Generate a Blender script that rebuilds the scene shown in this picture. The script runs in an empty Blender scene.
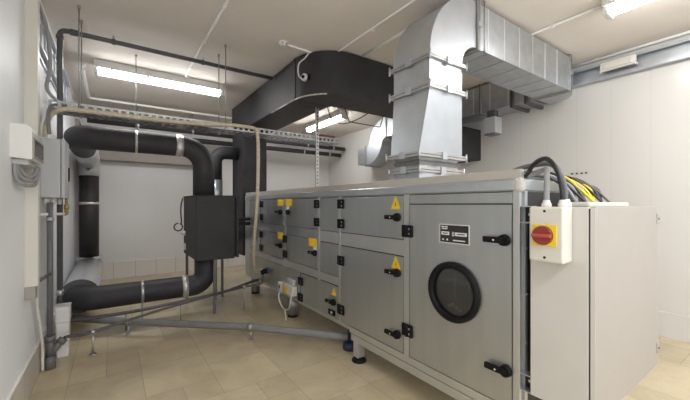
import bpy, bmesh, math, random
from mathutils import Vector, Matrix
random.seed(4)
scene = bpy.context.scene
COL = scene.collection
PI = math.pi

# ------------------------------------------------------------------ materials
MATS = {}
def new_mat(name):
    m = bpy.data.materials.new(name); m.use_nodes = True
    MATS[name] = m
    nt = m.node_tree
    return m, nt, nt.nodes['Principled BSDF']

def mat(name, col, rough=0.5, metal=0.0, noise=0.06, scale=6.0, bump=0.0, stretch=None, spec=0.5):
    """Plain surface whose colour wanders a little with a noise texture."""
    m, nt, b = new_mat(name)
    N, L = nt.nodes, nt.links
    b.inputs['Roughness'].default_value = rough
    b.inputs['Metallic'].default_value = metal
    b.inputs['Specular IOR Level'].default_value = spec
    tc = N.new('ShaderNodeTexCoord')
    src = tc.outputs['Object']
    if stretch:
        mp = N.new('ShaderNodeMapping'); mp.inputs['Scale'].default_value = stretch
        L.new(src, mp.inputs[0]); src = mp.outputs[0]
    n = N.new('ShaderNodeTexNoise'); n.inputs['Scale'].default_value = scale; n.inputs['Detail'].default_value = 4
    L.new(src, n.inputs['Vector'])
    r = N.new('ShaderNodeValToRGB')
    r.color_ramp.elements[0].position = .3; r.color_ramp.elements[1].position = .7
    r.color_ramp.elements[0].color = tuple(c * (1 - noise) for c in col) + (1,)
    r.color_ramp.elements[1].color = tuple(min(1, c * (1 + noise)) for c in col) + (1,)
    L.new(n.outputs['Fac'], r.inputs[0]); L.new(r.outputs[0], b.inputs['Base Color'])
    if bump:
        bp = N.new('ShaderNodeBump'); bp.inputs['Strength'].default_value = bump; bp.inputs['Distance'].default_value = .01
        L.new(n.outputs['Fac'], bp.inputs['Height']); L.new(bp.outputs[0], b.inputs['Normal'])
    return m

def emis(name, col, strength):
    m, nt, b = new_mat(name)
    b.inputs['Base Color'].default_value = col + (1,)
    b.inputs['Emission Color'].default_value = col + (1,)
    b.inputs['Emission Strength'].default_value = strength
    return m

def tile_mat(name, c1, c2, mortar, plane, w, h, gap, rough, noise_amt=.0, offset=0.0, squash=1.0, sq_f=2, bump=.3, cloud=(1, 1, 1), nscale=2.0, spec=.5, off_f=2, rot=0):
    """Tiles from a Brick texture laid in one plane ('xy', 'yz' or 'xz'), veined with noise."""
    m, nt, b = new_mat(name)
    N, L = nt.nodes, nt.links
    b.inputs['Roughness'].default_value = rough
    b.inputs['Specular IOR Level'].default_value = spec
    tc = N.new('ShaderNodeTexCoord'); sp = N.new('ShaderNodeSeparateXYZ'); cb = N.new('ShaderNodeCombineXYZ')
    L.new(tc.outputs['Object'], sp.inputs[0])
    i, j = {'xy': (0, 1), 'yx': (1, 0), 'yz': (1, 2), 'xz': (0, 2)}[plane]
    L.new(sp.outputs[i], cb.inputs[0]); L.new(sp.outputs[j], cb.inputs[1])
    br = N.new('ShaderNodeTexBrick')
    br.offset = offset; br.squash = squash; br.squash_frequency = sq_f; br.offset_frequency = off_f
    br.inputs['Color1'].default_value = c1 + (1,); br.inputs['Color2'].default_value = c2 + (1,)
    br.inputs['Mortar'].default_value = mortar + (1,)
    br.inputs['Scale'].default_value = 1; br.inputs['Mortar Size'].default_value = gap
    br.inputs['Mortar Smooth'].default_value = .2
    br.inputs['Brick Width'].default_value = w; br.inputs['Row Height'].default_value = h
    L.new(cb.outputs[0], br.inputs['Vector'])
    out = br.outputs['Color']
    if noise_amt:
        n = N.new('ShaderNodeTexNoise'); n.inputs['Scale'].default_value = nscale; n.inputs['Detail'].default_value = 8
        n.inputs['Roughness'].default_value = .65; n.inputs['Distortion'].default_value = .6
        L.new(tc.outputs['Object'], n.inputs['Vector'])
        r = N.new('ShaderNodeValToRGB'); r.color_ramp.elements[0].position = .3; r.color_ramp.elements[1].position = .72
        r.color_ramp.elements[0].color = cloud + (1,); r.color_ramp.elements[1].color = (1, 1, 1, 1)
        L.new(n.outputs['Fac'], r.inputs[0])
        mx = N.new('ShaderNodeMix'); mx.data_type = 'RGBA'; mx.blend_type = 'MULTIPLY'
        mx.inputs['Factor'].default_value = noise_amt
        L.new(out, mx.inputs['A']); L.new(r.outputs[0], mx.inputs['B']); out = mx.outputs['Result']
    L.new(out, b.inputs['Base Color'])
    bp = N.new('ShaderNodeBump'); bp.invert = True; bp.inputs['Strength'].default_value = bump; bp.inputs['Distance'].default_value = .004
    L.new(br.outputs['Fac'], bp.inputs['Height']); L.new(bp.outputs[0], b.inputs['Normal'])
    return m

mat('ceiling_paint', (.78, .72, .66), .8, 0, .03, 1.5)
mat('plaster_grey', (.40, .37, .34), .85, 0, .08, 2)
tile_mat('wall_tile_yz', (.70, .685, .665), (.70, .685, .665), (.62, .605, .585), 'yz', .40, 5.0, .003, .22, bump=.25)
tile_mat('wall_tile_left', (.85, .87, .90), (.85, .87, .90), (.80, .81, .83), 'yz', 1.6, 5.0, .002, .55, bump=.05)
tile_mat('wall_tile_xz', (.73, .72, .715), (.73, .72, .715), (.69, .68, .675), 'xz', .40, 5.0, .002, .25, bump=.2)
tile_mat('skirt_yz', (.62, .57, .51), (.60, .55, .50), (.40, .36, .32), 'yz', .40, 1.0, .006, .3)
tile_mat('skirt_xz', (.72, .69, .65), (.70, .67, .63), (.50, .46, .42), 'xz', .40, 1.0, .007, .3)
def floor_mat():
    m, nt, b = new_mat('floor_stone')
    N, L = nt.nodes, nt.links
    at = N.new('ShaderNodeAttribute'); at.attribute_name = 'tint'
    tc = N.new('ShaderNodeTexCoord')
    n = N.new('ShaderNodeTexNoise'); n.inputs['Scale'].default_value = 2.4; n.inputs['Detail'].default_value = 8; n.inputs['Roughness'].default_value = .62; n.inputs['Distortion'].default_value = .8
    L.new(tc.outputs['Object'], n.inputs['Vector'])
    r = N.new('ShaderNodeValToRGB'); r.color_ramp.elements[0].position = .3; r.color_ramp.elements[1].position = .7
    r.color_ramp.elements[0].color = (.49, .41, .27, 1); r.color_ramp.elements[1].color = (.66, .565, .39, 1)
    L.new(n.outputs['Fac'], r.inputs[0])
    mx = N.new('ShaderNodeMix'); mx.data_type = 'RGBA'; mx.blend_type = 'MULTIPLY'; mx.inputs['Factor'].default_value = 1
    L.new(r.outputs[0], mx.inputs['A']); L.new(at.outputs['Color'], mx.inputs['B'])
    L.new(mx.outputs['Result'], b.inputs['Base Color'])
    b.inputs['Roughness'].default_value = .34
floor_mat()
mat('grout', (.38, .325, .235), .8, 0, .08)
mat('ahu_metal', (.47, .49, .49), .36, .8, .05, 9, stretch=(1, 1, .08))
mat('ahu_rail', (.56, .60, .63), .3, .8, .06, 4)
mat('ahu_post', (.58, .59, .585), .36, .75, .04, 4)
mat('roof_sheet', (.52, .49, .44), .45, .3, .04, 3)
mat('seam', (.80, .82, .84), .4, .5)
mat('jacket', (.56, .58, .60), .4, .35, .06, 12)
mat('galv', (.54, .575, .615), .33, .85, .09, 9)
mat('galv_light', (.53, .56, .60), .42, .88, .06, 5)
mat('tray_metal', (.44, .45, .45), .4, .6, .1, 12)
mat('conduit_white', (.92, .915, .90), .4, 0, .01)
mat('galv_dark', (.38, .385, .385), .4, .75, .12, 14)
mat('flange_metal', (.50, .50, .49), .4, .75, .1, 12)
mat('foam_black', (.028, .027, .032), .6, 0, .25, 5, bump=.25)
mat('foam_matte', (.026, .025, .026), .6, 0, .2, 5, bump=.2)
mat('black_plastic', (.006, .006, .007), .5, 0, .1, spec=.2)
mat('gasket', (.03, .03, .03), .7)
mat('foil', (.75, .74, .70), .3, .7, .25, 40, bump=.9)
mat('white_plastic', (.76, .75, .72), .4, 0, .02)
mat('cream_plastic', (.68, .655, .59), .45, 0, .02)
mat('cabinet_paint', (.60, .585, .55), .45, 0, .02)
mat('cabinet_door', (.35, .322, .294), .5, 0, .02)
mat('grey_paint', (.50, .505, .51), .45, .1, .03)
mat('pvc_grey', (.145, .145, .15), .4, 0, .08)
mat('pvc_pale', (.21, .21, .215), .4, 0, .08)
mat('pipe_dark', (.10, .097, .10), .4, .1, .12)
mat('tan_hose', (.58, .51, .38), .55, 0, .15, 30)
mat('cable_grey', (.30, .30, .31), .5)
mat('cable_black', (.02, .02, .022), .4)
mat('cable_yellow', (.75, .62, .02), .45)
mat('cable_white', (.75, .73, .66), .5)
mat('cable_red', (.20, .05, .035), .5, 0, .2, 30)
mat('switch_yellow', (.85, .62, .02), .45, 0, .02)
mat('sticker_yellow', (.85, .55, .01), .5, 0, .04)
mat('switch_red', (.26, .03, .022), .4)
mat('switch_red_light', (.42, .075, .055), .4)
mat('print_black', (.015, .015, .015), .5)
mat('print_white', (.75, .75, .73), .5)
mat('plate_black', (.02, .02, .021), .4)
mat('brass', (.42, .30, .12), .35, .8, .15)
mat('steel_chrome', (.6, .6, .6), .25, .9, .05)
mat('rubber_blue', (.03, .045, .10), .5)
mat('screen_grey', (.10, .11, .12), .25)
mat('bucket_white', (.80, .80, .79), .5, 0, .04)
mat('hole_dark', (.02, .02, .02), .9)
emis('lamp_white', (1.0, .99, .97), 30.0)
mat('glass_back', (.075, .075, .072), .4)
mat('glass_detail', (.17, .17, .16), .4)
def glass_mat():
    m, nt, b = new_mat('porthole_glass')
    b.inputs['Base Color'].default_value = (.8, .82, .82, 1)
    b.inputs['Roughness'].default_value = .03
    b.inputs['Transmission Weight'].default_value = 1.0
    b.inputs['IOR'].default_value = 1.45
glass_mat()

# ------------------------------------------------------------------ mesh builder
def V(*a): return Vector(a)
class MB:
    def __init__(s, material):
        s.bm = bmesh.new(); s.mats = [material]
    def mi(s, m):
        if m is None: return 0
        if m not in s.mats: s.mats.append(m)
        return s.mats.index(m)
    def face(s, vs, m=0, smooth=False):
        try:
            f = s.bm.faces.new(vs); f.material_index = m; f.smooth = smooth; return f
        except ValueError: return None
    def box(s, x0, x1, y0, y1, z0, z1, m=None, bev=0.0, seg=2):
        k = s.mi(m)
        vs = [s.bm.verts.new((x, y, z)) for x in (x0, x1) for y in (y0, y1) for z in (z0, z1)]
        fs = []
        for q in ((0, 1, 3, 2), (4, 6, 7, 5), (0, 4, 5, 1), (2, 3, 7, 6), (0, 2, 6, 4), (1, 5, 7, 3)):
            fs.append(s.face([vs[i] for i in q], k))
        if bev:
            es = list({e for f in fs for e in f.edges})
            r = bmesh.ops.bevel(s.bm, geom=es, offset=bev, segments=seg, affect='EDGES', profile=.5)
            for f in r['faces']: f.material_index = k
        return s
    def loft(s, rings, m=None, caps=True, smooth=False):
        k = s.mi(m)
        R = [[s.bm.verts.new(p) for p in r] for r in rings]
        n = len(R[0])
        for a, b in zip(R, R[1:]):
            for i in range(n):
                s.face([a[i], a[(i + 1) % n], b[(i + 1) % n], b[i]], k, smooth)
        if caps:
            s.face(list(reversed(R[0])), k); s.face(R[-1], k)
        return s
    def tube(s, pts, r, m=None, seg=12, caps=True, smooth=True):
        pts = [Vector(p) for p in pts]
        n = len(pts)
        rr = r if isinstance(r, (list, tuple)) else [r] * n
        T = []
        for i in range(n):
            t = (pts[min(i + 1, n - 1)] - pts[max(i - 1, 0)])
            T.append(t.normalized() if t.length > 1e-9 else V(0, 0, 1))
        up = V(0, 0, 1) if abs(T[0].z) < .9 else V(1, 0, 0)
        nrm = (up - T[0] * up.dot(T[0])).normalized()
        rings = []
        for i in range(n):
            if i:
                nrm = (nrm - T[i] * nrm.dot(T[i]))
                nrm = nrm.normalized() if nrm.length > 1e-6 else V(1, 0, 0)
            bn = T[i].cross(nrm)
            rings.append([pts[i] + (nrm * math.cos(2 * PI * j / seg) + bn * math.sin(2 * PI * j / seg)) * rr[i] for j in range(seg)])
        return s.loft(rings, m, caps, smooth)
    def cyl(s, p0, p1, r, m=None, seg=16, r2=None):
        return s.tube([p0, p1], [r, r2 if r2 is not None else r], m, seg)
    def ring(s, c, axis, ro, ri, th, m=None, seg=40):
        """Flat annulus of thickness th along an axis, rounded at its lip."""
        c = Vector(c); ax = Vector(axis).normalized()
        u = ax.orthogonal().normalized(); w = ax.cross(u)
        prof = [(ro, 0), (ro, th * .7), (ro - th * .35, th), (ri + th * .35, th), (ri, th * .6), (ri, 0)]
        k = s.mi(m)
        R = [[s.bm.verts.new(c + ax * h + (u * math.cos(2 * PI * j / seg) + w * math.sin(2 * PI * j / seg)) * q) for q, h in prof] for j in range(seg)]
        for a, b in zip(R, R[1:] + R[:1]):
            for i in range(len(prof)):
                s.face([a[i], a[(i + 1) % len(prof)], b[(i + 1) % len(prof)], b[i]], k, True)
        return s
    def prism(s, poly, d, m=None):
        """poly: 3-D points of one cap; d: extrusion vector"""
        d = Vector(d)
        return s.loft([[Vector(p) for p in poly], [Vector(p) + d for p in poly]], m)
    def text(s, txt, size, M, m, align='CENTER'):
        cu = bpy.data.curves.new('t', 'FONT'); cu.body = txt; cu.size = size
        cu.align_x = align; cu.align_y = 'CENTER'; cu.extrude = .0004
        ob = bpy.data.objects.new('t', cu)
        COL.objects.link(ob)
        dg = bpy.context.evaluated_depsgraph_get()
        me = bpy.data.meshes.new_from_object(ob.evaluated_get(dg))
        me.transform(M)
        k = s.mi(m)
        n0 = len(s.bm.faces)
        s.bm.from_mesh(me)
        s.bm.faces.ensure_lookup_table()
        for f in s.bm.faces[n0:]: f.material_index = k
        bpy.data.objects.remove(ob); bpy.data.curves.remove(cu); bpy.data.meshes.remove(me)
        return s
    def build(s, name, parent=None, base=None):
        bmesh.ops.recalc_face_normals(s.bm, faces=s.bm.faces[:])
        vs = s.bm.verts
        if parent is not None: org = WLOC[parent.name]
        elif base is not None: org = Vector(base)
        else:
            lo = Vector([min(v.co[i] for v in vs) for i in range(3)]); hi = Vector([max(v.co[i] for v in vs) for i in range(3)])
            org = V((lo.x + hi.x) / 2, (lo.y + hi.y) / 2, lo.z)
        bmesh.ops.translate(s.bm, verts=vs[:], vec=-org)
        me = bpy.data.meshes.new(name); s.bm.to_mesh(me); s.bm.free()
        for k in s.mats: me.materials.append(MATS[k])
        o = bpy.data.objects.new(name, me); COL.objects.link(o)
        WLOC[o.name] = org.copy()
        if parent is not None: o.parent = parent
        else: o.location = org
        return o
WLOC = {}
def tag(o, label, cat, group=None, kind=None):
    o['label'] = label; o['category'] = cat
    if group: o['group'] = group
    if kind: o['kind'] = kind
    return o
def thing(name, label, cat, loc, group=None):
    o = bpy.data.objects.new(name, None); o.empty_display_size = .1
    COL.objects.link(o); o.location = loc; WLOC[o.name] = Vector(loc)
    return tag(o, label, cat, group)
def struct(name, mb):
    o = mb.build(name, base=(0, 0, 0)); o['kind'] = 'structure'; return o

def fillet(pts, r, n=8):
    """Round the corners of a polyline; r one radius or one per inner corner."""
    pts = [Vector(p) for p in pts]
    rs = r if isinstance(r, (list, tuple)) else [r] * (len(pts) - 2)
    out = [pts[0]]
    for i in range(1, len(pts) - 1):
        a, b, c = pts[i - 1], pts[i], pts[i + 1]
        d1 = (a - b); d2 = (c - b)
        rr = min(rs[i - 1], d1.length * .49, d2.length * .49)
        d1.normalize(); d2.normalize()
        ang = d1.angle(d2)
        if ang > PI - .02: out.append(b); continue
        t = rr
        R = t * math.tan(ang / 2)
        p0 = b + d1 * t; p1 = b + d2 * t
        ctr = b + (d1 + d2).normalized() * (R / math.sin(ang / 2))
        v0 = p0 - ctr; v1 = p1 - ctr
        tot = v0.angle(v1); ax = v0.cross(v1).normalized()
        for k in range(n + 1):
            out.append(ctr + Matrix.Rotation(tot * k / n, 3, ax) @ v0)
    out.append(pts[-1])
    return out
def spline(pts, n=8):
    """Catmull-Rom through the points"""
    P = [Vector(p) for p in pts]; P = [P[0] * 2 - P[1]] + P + [P[-1] * 2 - P[-2]]
    out = []
    for i in range(1, len(P) - 2):
        for k in range(n):
            t = k / n
            out.append(.5 * (2 * P[i] + (P[i + 1] - P[i - 1]) * t + (2 * P[i - 1] - 5 * P[i] + 4 * P[i + 1] - P[i + 2]) * t * t + (3 * P[i] - P[i - 1] - 3 * P[i + 1] + P[i + 2]) * t ** 3))
    out.append(P[-2]); return out

# ------------------------------------------------------------------ the room
LW, RW, BW, FW, CE = -.587, 5.46, 8.7, -2.2, 3.6
def stone_floor():
    """Stone slabs of several sizes on a .28 x .30 m module, grout showing between them."""
    mb = MB('grout').box(LW - .1, RW + .1, FW, BW + .1, -.1, -.002)
    rng = random.Random(11)
    ux, uy = .2765, .30
    x_0, y_0 = .22 - ux * 4, 2.30 - uy * 16
    nx, ny = 23, 38
    used = set(); tiles = []
    def fits(i, j, w, h): return i + w <= nx and j + h <= ny and all((a, b) not in used for a in range(i, i + w) for b in range(j, j + h))
    def put(i, j, w, h):
        for a in range(i, i + w):
            for b in range(j, j + h): used.add((a, b))
        tiles.append((i, j, w, h))
    for t in ((8, 16, 2, 2), (7, 17, 1, 1), (6, 18, 2, 2), (5, 17, 2, 1), (8, 18, 2, 3), (4, 19, 2, 2), (6, 20, 2, 2), (5, 18, 1, 1), (4, 21, 2, 2)): put(*t)
    for j in range(ny):
        for i in range(nx):
            if (i, j) in used: continue
            c = [(2, 2), (2, 3), (3, 2), (2, 1), (1, 2), (2, 2)]; rng.shuffle(c)
            for w, h in c + [(1, 1)]:
                if fits(i, j, w, h): put(i, j, w, h); break
    k = mb.mi('floor_stone'); cols = []
    lay = mb.bm.loops.layers.float_color.new('tint')
    for i, j, w, h in tiles:
        x0, x1 = max(x_0 + i * ux, LW - .1), min(x_0 + (i + w) * ux, RW + .1)
        y0, y1 = max(y_0 + j * uy, FW), min(y_0 + (j + h) * uy, BW + .1)
        if x1 - x0 < .01 or y1 - y0 < .01: continue
        g = .0022
        f = mb.face([mb.bm.verts.new(q) for q in ((x0 + g, y0 + g, 0), (x1 - g, y0 + g, 0), (x1 - g, y1 - g, 0), (x0 + g, y1 - g, 0))], k)
        v = rng.uniform(.88, 1.06)
        for l in f.loops: l[lay] = (v, v * rng.uniform(.985, 1.0), v * rng.uniform(.95, 1.0), 1)
    return mb
struct('floor', stone_floor())
struct('ceiling', MB('ceiling_paint').box(LW - .1, RW + .1, FW, BW + .1, CE, CE + .1))
struct('wall_left', MB('wall_tile_left').box(LW - .1, LW, FW, BW + .1, 0, CE))
struct('wall_right', MB('wall_tile_yz').box(RW, RW + .1, FW, BW + .1, 0, CE))
struct('wall_back', MB('wall_tile_xz').box(LW, RW, BW, BW + .1, 0, CE))
mb = MB('skirt_yz').box(LW, LW + .012, FW, BW, 0, .285); mb.box(LW, LW + .016, FW, BW, .285, .297, 'white_plastic')
struct('baseboard_left', mb)
struct('baseboard_back', MB('skirt_xz').box(LW + .016, RW - .012, BW - .012, BW, 0, .36))
struct('wall_strip_1', MB('wall_tile_yz').box(RW - .012, RW, FW, BW - .012, 0, .30)).name = 'baseboard_right'

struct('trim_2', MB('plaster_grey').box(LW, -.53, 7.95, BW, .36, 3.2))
# ------------------------------------------------------------------ air handling unit
XF = 2.011
YN, YE = 1.036, 6.12
A = thing('air_handling_unit', 'long grey metal air handling unit with hinged doors, round porthole and black handles', 'ventilation unit', (2.48, 3.5, 0))
# carcass
mb = MB('ahu_metal').box(XF + .012, 2.95, YN + .01, YE, .30, 1.745)
mb.build('casing', A)
MB('ahu_rail').box(XF - .004, XF + .03, YN + .03, YE + .004, 1.685, 1.757, bev=.008).box(XF + .03, 2.95, YN - .004, YN + .03, 1.685, 1.757, bev=.008).build('top_rail', A)
MB('roof_sheet').box(XF + .012, XF + .05, YN, YE + .02, 1.757, 1.817, bev=.004).box(XF + .05, 2.97, 1.7, YE + .02, 1.757, 1.817).build('roof_sheet', A)
for y in (1.33, 2.2, 3.55, 5.3):
    MB('steel_chrome').cyl((XF - .008, y, 1.725), (XF, y, 1.725), .006, seg=8).build('screw', A)
cap = MB('cabinet_paint').box(XF - .012, XF + .045, YN - .020, YN + .04, 1.675, 1.765, bev=.022, seg=3).build('corner_cap', A); cap['label'] = 'pale plastic corner cap'
def post(y0, y1, z0=.30, z1=1.685, x=XF - .002): MB('ahu_post').box(x, XF + .02, y0, y1, z0, z1, bev=.003).build('post', A)
post(YN, 1.080, .27)
MB('ahu_rail').box(2.06, 2.09, YN - .006, YN + .012, .30, 1.685, bev=.002).build('end_stile', A)
for z in (.75, 1.05, 1.33): MB('steel_chrome').cyl((2.075, YN - .006, z), (2.075, YN - .011, z), .007, seg=8).build('screw', A)
MB('gasket').box(2.092, 2.93, YN - .002, YN + .012, .31, 1.68).build('end_panel', A)
post(1.952, 2.012); post(2.966, 3.0); post(3.405, 3.448, .70); post(4.352, 4.405, .70); post(5.9, 6.118, .30)
# rails between the rows of doors
def rail(y0, y1, z0, z1, m='ahu_post'): MB(m).box(XF, XF + .02, y0, y1, z0, z1, bev=.002).build('rail', A)
rail(2.012, 2.966, 1.165, 1.298); rail(3.448, 4.352, 1.178, 1.296, 'ahu_rail'); rail(4.405, 5.9, 1.178, 1.296, 'ahu_rail'); rail(3.0, 3.405, 1.17, 1.29)
rail(3.0, 5.9, .715, .80); rail(YN, 2.8, .275, .335); rail(2.8, YE, .298, .34)
MB('ahu_post').box(XF + .004, XF + .07, YN, 2.78, .20, .268, bev=.004).build('base_beam', A)
def panel(y0, y1, z0, z1, x=XF - .002, m='ahu_metal'):
    w = MB(m).box(x, XF + .015, y0, y1, z0, z1, bev=.002)
    w.box(XF + .006, XF + .014, y0 - .005, y1 + .005, z0 - .005, z1 + .005, 'gasket')
    return w.build('panel', A)
panel(1.082, 1.946, 1.607, 1.676); panel(3.005, 3.40, 1.30, 1.672); panel(3.005, 3.40, .812, 1.16)
panel(3.93, 5.895, .345, .71); panel(4.42, 4.90, .72, .795, XF - .006, 'ahu_rail')
panel(5.36, 5.895, 1.31, 1.672); panel(5.36, 5.895, .83, 1.165)

def handle(door, y, z, hinge_left=True, L=.128):
    """T-grip handle: round boss with a short lever."""
    h = MB('black_plastic')
    y -= .008
    h.cyl((XF - .004, y, z), (XF - .034, y, z), .038, seg=20, r2=.034)
    s = 1
    h.box(XF - .05, XF - .024, y - .004, y + s * L, z - .019, z + .019, bev=.007)
    h.cyl((XF - .034, y, z), (XF - .042, y, z), .02, 'black_plastic')
    h.cyl((XF - .051, y + s * .05, z), (XF - .0525, y + s * .05, z), .006, 'print_white', seg=8)
    return h.build('door_handle', door)
def hinge(door, y, z):
    h = MB('black_plastic')
    h.box(XF - .022, XF - .003, y - .058, y - .004, z - .050, z + .050, bev=.005)
    h.box(XF - .022, XF - .003, y + .004, y + .058, z - .050, z + .050, bev=.005)
    h.cyl((XF - .020, y, z - .050), (XF - .020, y, z + .050), .011, seg=10)
    for dz in (-.02, .02):
        h.cyl((XF - .022, y - .03, z + dz), (XF - .0235, y - .03, z + dz), .008, 'steel_chrome', seg=8)
    return h.build('hinge', door)
def MF(y, z, x=XF - .0055):
    # text frame on the unit's face: text x runs toward -Y (viewer's right), text y up
    return Matrix(((0, 0, -1, x), (-1, 0, 0, y), (0, 1, 0, z), (0, 0, 0, 1)))
def triangle(door, y, z, s=.062):
    t = MB('sticker_yellow'); x = XF - .0045
    t.prism([(x, y - s, z - s * .85), (x, y + s, z - s * .85), (x, y, z + s)], (-.0012, 0, 0))
    q = s * .55
    # lightning bolt
    bolt = [(.10, .75), (-.28, -.10), (-.02, -.10), (-.16, -.62), (.30, .12), (.04, .12), (.28, .75)]
    t.prism([(x - .0013, y - a * q * .9, z - s * .2 + b * q * .85) for a, b in bolt], (-.0006, 0, 0), 'print_black')
    r = t.build('warning_sticker', door); r['label'] = 'yellow warning triangle sticker'
def square(door, y, z, s=.098, sz=.05):
    t = MB('sticker_yellow'); x = XF - .0045
    t.box(x - .0012, x, y - s, y + s, z - sz, z + sz)
    q = s * .62; qz = sz * .62
    t.prism([(x - .0013, y - q, z - qz * .8), (x - .0013, y + q, z - qz * .8), (x - .0013, y, z + qz)], (-.0004, 0, 0), 'switch_yellow')
    r = t.build('warning_sticker', door); r['label'] = 'yellow square warning sticker'
def tagw(door, y, z):
    MB('print_white').box(XF - .006, XF - .004, y - .04, y + .04, z - .024, z + .024).build('paper_tag', door)
def door(y0, y1, z0, z1, hole=None):
    d = MB('ahu_metal')
    if hole is None:
        d.box(XF - .004, XF + .012, y0, y1, z0, z1, bev=.002)
    else:
        cy, cz, r = hole; n = 48
        k = 0
        def border(t):
            c, s_ = math.cos(t), math.sin(t)
            k1 = ((y1 - cy) if c > 0 else (cy - y0)) / max(abs(c), 1e-6)
            k2 = ((z1 - cz) if s_ > 0 else (cz - z0)) / max(abs(s_), 1e-6)
            q = min(k1, k2); return (cy + c * q, cz + s_ * q)
        angs = sorted(set([2 * PI * i / n for i in range(n)] + [math.atan2(zz - cz, yy - cy) % (2 * PI) for yy in (y0, y1) for zz in (z0, z1)]))
        outer = [border(t) for t in angs]; inner = [(cy + r * math.cos(t), cz + r * math.sin(t)) for t in angs]
        rings = []
        for j in range(len(angs)):
            (a, b), (c, e) = outer[j], inner[j]
            rings.append([(XF - .004, a, b), (XF - .004, c, e), (XF + .012, c, e), (XF + .012, a, b)])
        d.loft(rings + rings[:1], caps=False)
        bmesh.ops.remove_doubles(d.bm, verts=d.bm.verts[:], dist=1e-5)
    if hole is None:
        d.box(XF + .004, XF + .0125, y0 - .006, y1 + .006, z0 - .006, z1 + .006, 'gasket')
    else:
        for b in ((y0 - .006, y0, z0 - .006, z1 + .006), (y1, y1 + .006, z0 - .006, z1 + .006), (y0, y1, z0 - .006, z0), (y0, y1, z1, z1 + .006)):
            d.box(XF + .004, XF + .0125, *b, 'gasket')
    return d.build('access_door', A)
# big door at the near end, with the porthole and rating plate
WC = (1.510, .972)
d = door(1.086, 1.942, .345, 1.598, (WC[0], WC[1], .185)); d['label'] = 'large door with round porthole and black rating plate'
MB('black_plastic').ring((XF - .003, *WC), (-1, 0, 0), .216, .170, .036).build('porthole_frame', d)
m = MB('glass_back').cyl((XF + .0115, *WC), (XF + .009, *WC), .184, seg=48)
m.box(XF + .006, XF + .009, 1.50, 1.508, .90, 1.10, 'glass_detail'); m.box(XF + .006, XF + .009, 1.385, 1.39, .85, 1.09, 'glass_detail'); m.box(XF + .007, XF + .009, 1.36, 1.68, 1.05, 1.053, 'glass_detail')
for (q, r_) in ((1.52, .875), (1.49, .86), (1.55, .862), (1.46, .85)): m.box(XF + .004, XF + .009, q - .012, q + .012, r_ - .012, r_ + .012, 'glass_detail')
m.build('porthole_interior', d)
g = MB('porthole_glass'); g.cyl((XF - .001, *WC), (XF - .005, *WC), .178, seg=48); g.build('porthole_glass', d)['label'] = 'dark round glass'
pl = MB('print_white'); py0, py1, pz0, pz1 = 1.378, 1.634, 1.318, 1.456
pl.box(XF - .006, XF - .004, py0, py1, pz0, pz1)
pl.box(XF - .0066, XF - .004, py0 + .007, py1 - .007, pz0 + .006, pz1 - .006, 'plate_black')
def bar(ya, yb, za, zb, m='print_white', x=XF - .0072): pl.box(x, XF - .005, yb, ya, za, zb, m)
bar(1.615, 1.588, 1.432, 1.441); bar(1.583, 1.560, 1.432, 1.441); bar(1.612, 1.562, 1.419, 1.427)
bar(1.615, 1.545, 1.377, 1.402); bar(1.495, 1.398, 1.375, 1.400)
bar(1.52, 1.503, 1.372, 1.402); bar(1.516, 1.507, 1.378, 1.386, 'plate_black', XF - .0076); bar(1.516, 1.507, 1.391, 1.398, 'plate_black', XF - .0076)
bar(1.602, 1.558, 1.386, 1.393, 'print_black', XF - .0078); bar(1.48, 1.415, 1.384, 1.391, 'print_black', XF - .0078)
for yy in (1.60, 1.563):
    bar(yy + .008, yy - .008, 1.338, 1.345); bar(yy + .004, yy - .004, 1.345, 1.352)
bar(1.513, 1.412, 1.338, 1.346)
pl.build('rating_plate', d)['label'] = 'black rating plate with white fields'
handle(d, 1.136, 1.377); handle(d, 1.126, .566)
hinge(d, 1.962, 1.379); hinge(d, 1.962, .555)
# double column of doors
d = door(2.018, 2.955, 1.305, 1.672); triangle(d, 2.107, 1.612); handle(d, 2.09, 1.490); hinge(d, 2.945, 1.606); hinge(d, 2.945, 1.394)
d = door(2.018, 2.955, .345, 1.155); triangle(d, 2.103, 1.094); handle(d, 2.09, 1.012); handle(d, 2.09, .482); hinge(d, 2.945, .998); hinge(d, 2.945, .473)
d = door(3.455, 4.346, 1.302, 1.672); square(d, 4.24, 1.630); tagw(d, 4.28, 1.553); handle(d, 4.26, 1.493, L=-.10); hinge(d, 3.46, 1.606); hinge(d, 3.46, 1.390)
d = door(3.455, 4.346, .825, 1.172); square(d, 3.565, 1.135); tagw(d, 3.515, 1.062); handle(d, 3.505, 1.013); hinge(d, 4.363, 1.108); hinge(d, 4.363, .894)
d = door(4.412, 5.27, 1.302, 1.672); square(d, 4.52, 1.630); handle(d, 4.518, 1.490); hinge(d, 5.275, 1.606); hinge(d, 5.275, 1.394)
d = door(4.412, 5.27, .825, 1.172); square(d, 4.52, 1.143); handle(d, 4.518, 1.0); hinge(d, 5.29, 1.106); hinge(d, 5.29, .888)
d = door(3.008, 3.87, .345, .70); triangle(d, 3.085, .632, .05); handle(d, 3.094, .516); hinge(d, 3.886, .599); hinge(d, 3.886, .390)
h = MB('black_plastic').box(XF - .02, XF - .003, 3.06, 3.19, .365, .425, bev=.006); h.box(XF - .023, XF - .019, 3.10, 3.13, .385, .41, 'print_white'); h.build('lock_case', d)
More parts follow.
